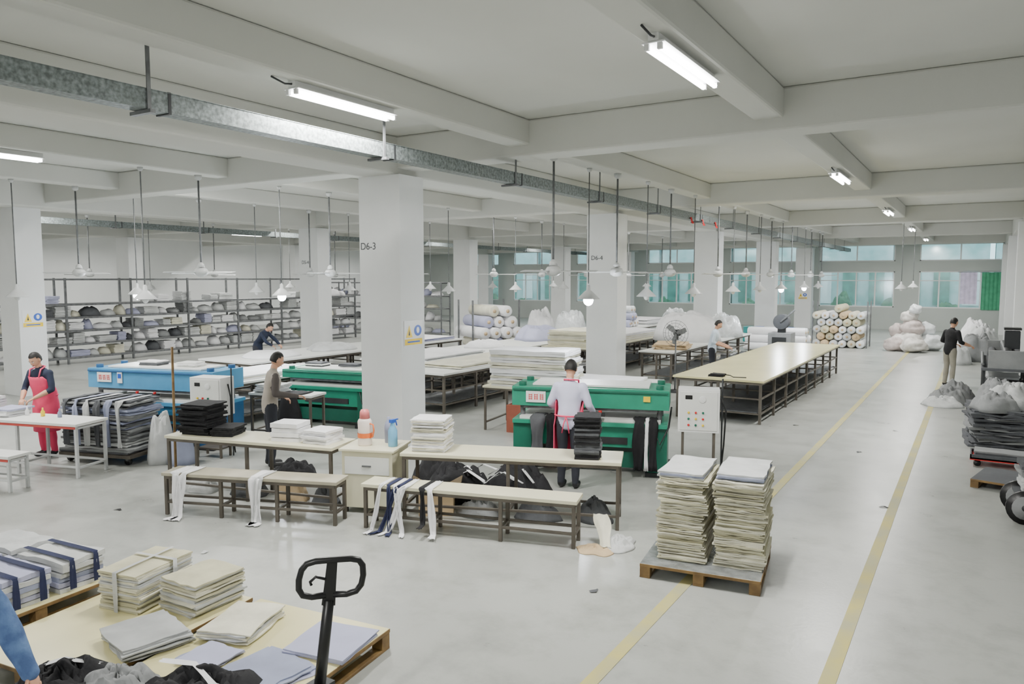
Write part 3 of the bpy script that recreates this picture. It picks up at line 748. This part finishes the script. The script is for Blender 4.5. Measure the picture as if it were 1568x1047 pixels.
# ---------------- foreground pallets
pallet('board_pallet',(-4.37,3.45,0),rad(7),1.32,1.6,top=M_cream2,z=.16)
pallet('board_pallet',(-5.72,3.27,0),rad(7),1.25,1.6,top=M_cream2,z=.16)
pallet('board_pallet',(-7.15,3.05,0),rad(5),1.15,1.6,top=M_cream2,z=.16)
S=stackobj
S('pale_panel_stack',(-5.98,3.68,.16),rad(12),.42,.62,20,.016,[M_gr1,M_gr2,M_gr3],jit=.012)
S('pale_panel_stack',(-5.47,3.86,.16),rad(2),.44,.5,17,.016,[M_gr1,M_gr2,M_gr3],jit=.02)
S('grey_panel_stack',(-5.22,3.2,.16),rad(-14),.5,.48,8,.012,[M_gr3,mat('fabric_mid_grey',(166,168,168),rough=.9)],jit=.025)
S('grey_panel_stack',(-4.8,3.75,.16),rad(20),.42,.55,7,.012,[M_gr3,M_gr1],jit=.03)
S('lavender_panel_stack',(-4.02,3.9,.16),rad(12),.52,.5,4,.01,M_lav,jit=.01,wav=.002)
S('lavender_panel_stack',(-4.08,3.37,.16),rad(-5),.5,.44,4,.01,[M_lav,M_lav2],jit=.03,wav=.002)
S('lavender_panel_stack',(-4.6,3.28,.16),rad(4),.34,.32,4,.01,[M_lav,M_lav2],jit=.02,wav=.002)
mb=MB()
for i in range(3):
    y_=-.55+i*.48
    mb.stack((.2,y_,0),.62,.4,6,.045,[M_lav2,M_lav,M_gr3],jit=.012,wav=.01)
    mb.stack((-.5,y_,0),.6,.4,6,.045,[M_lav2,M_lav,M_gr3],jit=.012,wav=.01)
    for k in (-.1,.12): mb.ribbon([(-.15,y_+k,.285),(.52,y_+k,.285),(.53,y_+k,.26),(.535,y_+k,.02)],(0,.05,0),M_navy,amp=.002)
mb.obj('tied_fabric_bundle',(-7.15,3.05,.16),rad(5))
mb=MB()
mb.ribbon([(.0,-.335,.0),(0,-.335,.335),(0,.3,.34)],(.04,0,0),M_gr3,amp=.001)
mb.ribbon([(.232,.08,.0),(.232,.08,.335),(-.2,.08,.34)],(0,.04,0),M_gr3,amp=.001)
mb.obj('cloth_tie',(-5.98,3.68,.16),rad(12))
mb=MB()
mb.heap((.05,0,0),.95,.6,.17,M_blk,seed=11,rg=.45,fr=3); mb.heap((-.5,-.12,0),.6,.5,.18,M_gr4,seed=12,rg=.45,fr=3); mb.heap((-.9,-.22,0),.75,.6,.2,M_blk,seed=13,rg=.45,fr=3)
mb.ribbon([(-.35,.1,.15),(-.05,.05,.19),(.2,-.1,.16),(.38,-.05,.07)],(0,.05,0),M_whc,amp=.01)
mb.ribbon([(-1.15,-.15,.12),(-.9,-.15,.22),(-.7,-.05,.16)],(0,.05,0),M_whc,amp=.01)
mb.obj('black_garment_pile',(-4.25,2.92,.165),rad(18))

# pallet jack
mb=MB()
for s_ in (-1,1):
    mb.box((-.75,s_*.19,.075),(1.1,.15,.05),M_dark)
    mb.tube([(-1.1,s_*.19-.03,.06),(-1.1,s_*.19+.03,.06)],.03,M_black,12)
mb.box((-.18,0,.14),(.14,.5,.16),M_dark); mb.tube([(0,-.09,.09),(0,-.03,.09)],.09,M_black,18); mb.tube([(0,.03,.09),(0,.09,.09)],.09,M_black,18)
mb.tube([(0,0,.1),(0,0,.36)],.05,M_steel,14); mb.box((0,0,.4),(.12,.14,.1),M_dark)
RT=Matrix.Rotation(rad(-46),4,'Z')
def TT(y_,z,x=None):
    x=.02+(z-.42)*.1 if x is None else x
    return RT@Vector((x,y_+(z-.42)*.12,z))
mb.tube([TT(0,.42),TT(0,1.0)],[.036,.032],M_black,14)
mb.prism([(-.04,0),(.04,0),(.035,.1),(.03,.27),(-.03,.27),(-.035,.1)],-.018,.018,M_black,M=Matrix.Translation(TT(0,.97))@RT@Matrix.Rotation(rad(-6),4,'X')@Matrix.Rotation(rad(90),4,'Z')@Matrix.Rotation(rad(90),4,'X'))
loop=[(-.02,.02),(-.1,.015),(-.155,.03),(-.18,.07),(-.185,.13),(-.175,.19),(-.15,.225),(-.1,.238),(0,.24),(.1,.238),(.15,.225),(.175,.19),(.185,.13),(.18,.07),(.155,.03),(.1,.015),(.02,.02)]
mb.tube([TT(y_,1.01+z) for y_,z in loop],.019,M_black,12)
mb.tube([TT(-.03,1.13),TT(-.09,1.15),TT(-.12,1.12),TT(-.11,1.1)],.009,M_black,8)
mb.obj('pallet_jack',(-3.3,3.1,0),0)

# ---------------- racks at left
mb=MB()
Lr=16; 
for k in range(8):
    yy=k*Lr/7
    for x in (0,.7): mb.box((x,yy,1.45),(.06,.06,2.9),M_steel)
for z in (.2,.65,1.1,1.55,2.0,2.85):
    for x in (0,.7): mb.box((x,Lr/2,z),(.04,Lr,.06),M_steel)
    if z<2.5: mb.box((.35,Lr/2,z+.03),(.7,Lr,.02),M_gr4)
rr=random.Random(5)
PAL=[M_gr3,M_gr3,M_gr4,M_whc,M_whc,M_gr1,M_gr3,M_gr5,M_whc,M_lav]
for z in (.25,.7,1.15,1.6,2.05):
    yy=.3
    while yy<Lr-.5:
        w=rr.uniform(.3,.7)
        if rr.random()<(.92 if z<1.8 else .5):
            m=rr.choice(PAL)
            h=rr.uniform(.16,.34)
            if rr.random()<.5: mb.heap((.38,yy+w/2,z),.62,w*1.1,h,m,seed=rr.random()*50,nr=6,ns=14,flat=.4)
            else: mb.stack((.38,yy+w/2,z),.58,w*.95,int(h/.05)+1,.05,m,rnd=rr)
        yy+=w+.03
mb.obj('storage_rack',(-26.6,11.2,0))
mb=MB(); Lr2=9
for k in range(5):
    for y_ in (0,.7): mb.box((k*Lr2/4,y_,1.35),(.05,.05,2.7),M_steel)
for z in (.2,.8,1.4,2.0,2.65):
    for y_ in (0,.7): mb.box((Lr2/2,y_,z),(Lr2,.04,.05),M_steel)
    mb.box((Lr2/2,.35,z+.03),(Lr2,.7,.02),M_gr4)
for z in (.25,.85,1.45,2.05):
    x=.3
    while x<Lr2-.6:
        w=rr.uniform(.3,.7)
        mb.heap((x+w/2,.35,z),w,.6,rr.uniform(.15,.42),rr.choice(PAL),seed=rr.random()*50,nr=6,ns=14,flat=.4); x+=w+.06
mb.obj('storage_rack',(-31,29,0))

# ---------------- mid clutter
table('work_table',(-7.1,12.45,0),rad(8),1.9,1.1,.86,top=M_cream,n=2,shelf=False)
stackobj('foam_sheet_stack',(-7.15,12.4,.86),rad(8),1.55,.95,14,.05,[M_whc,M_gr1,M_whc],jit=.03,wav=.014)
mb=MB(); mb.box((0,0,.26),(1.0,.5,.52),mat('carton_red_brown',(150,84,66),rough=.8)); mb.box((0,0,.53),(.4,.5,.02),M_beige); mb.obj('red_carton',(-7.0,12.15,0),rad(8))
stackobj('cream_sheet_stack',(-10.2,20.3,.88),0,1.3,1.6,12,.04,[M_gr1,M_cream],jit=.03)
def rolls(name,loc,rz,n,L,r,ms,rows,rack=False):
    mb=MB(); rr=random.Random(n*7+int(L*10)); z=r
    for j in range(rows):
        nn=n-(j%2) if rack else n-j
        for k in range(nn):
            if rack and j==rows-1 and (k in (0,nn-1) or rr.random()<.3): continue
            x=(k-(nn-1)/2)*2*r; m=rr.choice(ms); l=L*rr.uniform(.85,1.1)
            rv=r*rr.uniform(.88,.98)
            mb.tube([(x,-l/2,z),(x,-l/2+.03,z),(x,l/2-.03,z),(x,l/2,z)],[rv*.85,rv,rv,rv*.85],m,16)
            mb.tube([(x,-l/2-.02,z),(x,l/2+.02,z)],r*.3,M_beige,10)
        z+=r*1.73
    if rack:
        for sx in (-1,1):
            for sy in (-.3,.3): mb.box((sx*(n*r+.04),sy*L,z/2),(.05,.05,z),M_steel)
    return mb.obj(name,loc,rz)
rolls('fabric_roll_pile',(-4.9,34.5,0),0,6,1.8,.17,[M_plast,M_beige,M_gr3,M_gr1,M_whc,M_gr2],6,True)
rolls('fabric_roll_pile',(-6.8,31.2,0),rad(90),4,2.2,.17,[M_plast,M_whc,M_lav],3)
rolls('fabric_roll_pile',(-15.0,22.6,0),rad(60),4,2.0,.22,[M_whc,M_gr1,M_whc,M_lav],5,True)
rolls('fabric_roll_pile',(-12.8,29,.88),rad(90),4,1.6,.16,[M_whc,M_lav,M_plast],3)
def heaps(name,loc,items):
    mb=MB()
    for k,(x,y_,z,sx,sy,h,m) in enumerate(items): mb.heap((x,y_,z),sx,sy,h,m,seed=k*3.3+loc[0],flat=.35,rg=.25)
    return mb.obj(name,loc)
mb=MB(); mb.heap((0,0,0),2.2,1.5,.9,M_whc,seed=3,rg=.15,flat=.28); mb.obj('cloth_covered_roll',(-8.0,23.6,.88))
mb=MB(); mb.heap((0,0,0),1.3,1.5,.75,M_plast,seed=7,rg=.2,flat=.3); mb.obj('cloth_covered_roll',(-7.5,26.2,.88))
stackobj('kraft_sheet_pile',(-7.5,20.9,.88),rad(15),.9,1.4,5,.03,M_beige,jit=.1,wav=.02)
mb=MB()
M_sack=mat('sack_off_white',(206,202,196),rough=.5,var=.15,scale=6,bump=.6,bscale=9)
M_sack2=mat('sack_rosy_grey',(190,178,174),rough=.6,var=.15,scale=6,bump=.6,bscale=9)
for k,(x,y_,z,r,h) in enumerate([(0,0,.36,.6,.38),(-.5,-.5,.26,.42,.28),(.7,.3,.32,.5,.34),(.25,-.8,.26,.48,.28),(.1,.1,.9,.46,.32),(.5,.45,.85,.38,.28),(.0,.15,1.35,.32,.26),(-.4,.3,.75,.36,.3),(.2,.0,1.65,.22,.2)]):
    mb.ell((x,y_,z),(r,r*.9,h),[M_sack,M_sack2,M_plast][k%3],26,16,fn=lambda d,p,k=k:p*(1+.3*noise.noise(d*1.7+Vector((k*3,0,0)))+.1*noise.noise(d*5+Vector((k,2,0)))))
mb.obj('plastic_wrapped_bags',(-2.3,34,0))
heaps('white_fabric_pile',(-16,31,0),[(0,0,0,1.6,1.6,1.4,M_plast),(1.6,0.5,0,1.4,1.4,1.3,M_gr3),(-1.6,0,0,1.6,1.4,1.3,M_whc),(3.2,5,0,1.6,1.6,1.4,M_plast),(5,5.5,0,1.6,1.4,1.3,M_gr3)])
heaps('fabric_mound',(-12.3,21.5,.88),[(0,0,0,1.4,2.0,.45,M_lav),(0,-3.2,0,1.2,1.3,.2,M_whc)])
heaps('fabric_mound',(-15.6,14.8,.88),[(0,-1.6,0,1.4,1.6,.14,M_whc),(0,0.6,0,1.2,1.6,.2,M_gr3)])
heaps('white_fabric_pile',(-9.9,30.5,0),[(0,0,0,1.4,1.4,1.2,M_whc),(0,1.6,0,1.3,1.2,1.3,M_plast)])
# right side
mb=MB(); 
for k,(x,y_,h,m) in enumerate([(0,0,.34,M_gr4),(.15,.5,.42,M_gr4),(-.1,-.4,.2,M_gr3)]): mb.heap((x,y_,0),.85,.8,h,m,seed=k+30,rg=.35,fr=3,flat=.45)
mb.obj('grey_cloth_bundle',(-.5,20.0,0))
mb=MB()
mb.stack((0,0,0),1.0,1.5,17,.038,[M_gr5,M_gr4,M_gr5,M_gr4],jit=.09,wav=.025)
for k,(x,y_,sx,sy,h,m) in enumerate([(-.2,-.3,.8,.9,.28,M_gr4),(.1,.2,.9,1.1,.4,M_gr3),(-.1,.35,.7,.7,.44,M_gr4)]): mb.heap((x,y_,.63),sx,sy,h,m,seed=k*3+2,flat=.4,rg=.3,fr=3)
mb.obj('folded_tarp_stack',(.5,15.7,0),rad(5))
mb=MB()
mb.stack((0,0,0),.9,1.2,16,.04,[M_gr5,M_gr4],jit=.09,wav=.025); mb.stack((0,0,.64),.8,1.1,4,.04,[M_gr3,M_gr4],jit=.08,wav=.03)
mb.obj('folded_tarp_stack',(.85,17.35,0),rad(-5))
mb=MB(); mb.box((0,0,.12),(1.1,.5,.04),M_red); 
for s_ in (-1,1): mb.box((0,s_*.24,.15),(1.1,.02,.07),M_gr5); mb.box((s_*.54,0,.15),(.02,.5,.07),M_gr5)
for sx in (-1,1):
    for sy in (-1,1): mb.tube([(sx*.45,sy*.18-.02,.05),(sx*.45,sy*.18+.02,.05)],.05,M_black,12)
mb.stack((0,0,.145),.95,.38,3,.03,[M_gr4,M_gr5],jit=.02)
mb.obj('red_platform_dolly',(.55,13.7,0))
pallet('wooden_pallet',(.7,12.4,0),rad(-12),1.2,.9,top=M_gr5,z=.12)
mb=MB()
mb.box((.35,0,.32),(.9,.55,.04),M_gr5)
for y_ in (-.26,.26):
    mb.tube([(-.02,y_-.02,.2),(-.02,y_+.02,.2)],.2,M_black,22); mb.tube([(-.02,y_-.025,.2),(-.02,y_+.025,.2)],.14,M_gr4,18); mb.tube([(-.02,y_-.03,.2),(-.02,y_+.03,.2)],.04,M_dark,12)
    mb.tube([(.7,y_-.02,.08),(.7,y_+.02,.08)],.08,M_black,16)
    mb.bar((-.02,y_,.2),(.2,y_,.32),.03,.03,M_dark); mb.bar((.7,y_,.1),(.7,y_,.32),.03,.03,M_dark)
mb.tube([(.8,-.25,.33),(.85,-.25,.95),(.85,.25,.95),(.8,.25,.33)],.015,M_steel,8)
mb.stack((.35,0,.34),.8,.5,8,.045,[M_gr5,M_gr4,M_gr3],jit=.04,wav=.015)
mb.obj('hand_trolley',(.58,10.8,0),rad(5))
mb=MB()
L=3.4
mb.box((0,0,.9),(.95,L,.06),M_gr5)
for yy in (-1.6,-.55,.55,1.6):
    for sx in (-.42,.42): mb.box((sx,yy,.44),(.06,.06,.88),M_dark)
mb.box((0,0,.3),(.85,L-.1,.04),M_dark)
for yy in (-1.6,1.6): mb.box((0,yy,1.12),(.7,.12,.4),M_gr4)
for z,x,r in ((1.08,-.25,.08),(1.24,.0,.1),(1.08,.25,.08)): mb.tube([(x,-1.55,z),(x,1.55,z)],r,M_dark if r>.09 else M_gr5,14)
mb.tube([(-.45,-1.55,1.0),(-.45,1.55,1.0)],.035,M_steel,10)
mb.box((.1,-.6,1.5),(.3,.3,.4),M_dark); mb.box((.1,-.6,1.75),(.34,.34,.05),M_black)
mb.stack((0,0,.33),.7,1.2,5,.06,[M_gr4,M_blk,M_gr3],jit=.06)
mb.stack((0,-1.1,.33),.7,.7,4,.06,[M_gr4,M_blk,M_whc],jit=.06)
mb.obj('roller_machine',(.6,21.1,0),bevel=.01)
heaps('grey_fabric_pile',(.1,31,0),[(0,0,0,1.2,1.4,.9,M_gr4),(.1,2,0,1.2,1.4,1.1,M_gr3),(-.6,-1.4,0,.9,1.2,.6,M_gr3),(-.2,3.6,0,1.2,1.2,1.2,M_whc)])
mb=MB()
mb.box((0,0,.45),(.8,.8,.9),M_gr4); mb.box((0,-.41,.6),(.5,.02,.3),M_dark); mb.tube([(0,0,.9),(0,0,1.25)],.15,M_dark,16); mb.tube([(0,-.2,1.3),(0,.2,1.3)],.28,M_gr5,20); mb.bar((0,-.25,1.3),(.5,-.3,1.75),.06,.06,M_steel)
mb.obj('grinding_machine',(-6.1,28.7,0),bevel=.01)
mb=MB()
for k in range(6): mb.box((k*.45,0,.2+.0),(.4,.5,.38),[M_teal,M_dgreen,M_bluep][k%3]); mb.box((k*.45,0,.55),(.38,.45,.3),[M_teal,M_bluep,M_gr3][k%3])
mb.obj('plastic_crates',(-8.9,35,0),bevel=.02)
mb=MB()
mb.lathe([(0,0),(.25,0),(.25,.03),(.04,.06)],(0,0,0),M_dark,20); mb.tube([(0,0,.04),(0,0,1.35)],.02,M_steel,8)
mb.tube([(0,.05,1.5),(0,.2,1.5)],.09,M_dark,14); mb.box((0,.1,1.4),(.05,.08,.14),M_dark)
for r in (.1,.18,.26,.33):
    mb.tube([(r*math.cos(a*math.pi/12),-.06+(.04 if r>.3 else 0),1.5+r*math.sin(a*math.pi/12)) for a in range(25)],.005,M_steel,5)
for k in range(16):
    a=k*math.pi/8; mb.tube([(0,-.07,1.5),(.33*math.cos(a),-.02,1.5+.33*math.sin(a)),(.3*math.cos(a),.06,1.5+.3*math.sin(a))],.003,M_steel,4)
for k in range(3):
    a=k*2*math.pi/3+.4; T=Matrix.Translation((0,0,1.5))@Matrix.Rotation(rad(90),4,'X')@Matrix.Rotation(a,4,'Z')@Matrix.Rotation(rad(20),4,'X')
    mb.prism([(.02,-.03),(.15,-.09),(.28,-.07),(.29,.05),(.15,.05),(.02,.03)],-.003,.003,M_gr4,M=T)
mb.obj('pedestal_fan',(-6.5,18.4,0))
for i,(x,y_) in enumerate([(-.95,10.4),(-1.6,13.5),(-1.2,15.8),(-2.9,15.4),(-2.9,6.2),(-6.9,4.9),(-9.1,5.2)]):
    mb=MB(); mb.ribbon([(0,0,.006),(.05,.02,.012),(.1,-.01,.006)],(.02,.04,0),[M_blk,M_gr5,M_gr3][i%3],amp=.004,seed=i); mb.obj('fabric_scrap',(x,y_,0),i*1.1)

# ---------------- world & camera
w=bpy.data.worlds.new('World'); SC.world=w; w.use_nodes=True
bg=w.node_tree.nodes['Background']; bg.inputs[0].default_value=(.8,.92,1,1); bg.inputs[1].default_value=3.6
cam=bpy.data.cameras.new('Camera'); co=bpy.data.objects.new('Camera',cam); COL.objects.link(co)
cam.sensor_width=36; cam.lens=26.4; cam.clip_end=300
co.location=(0,0,2.9); co.rotation_euler=(rad(90-4.87),0,rad(31.8))
SC.camera=co
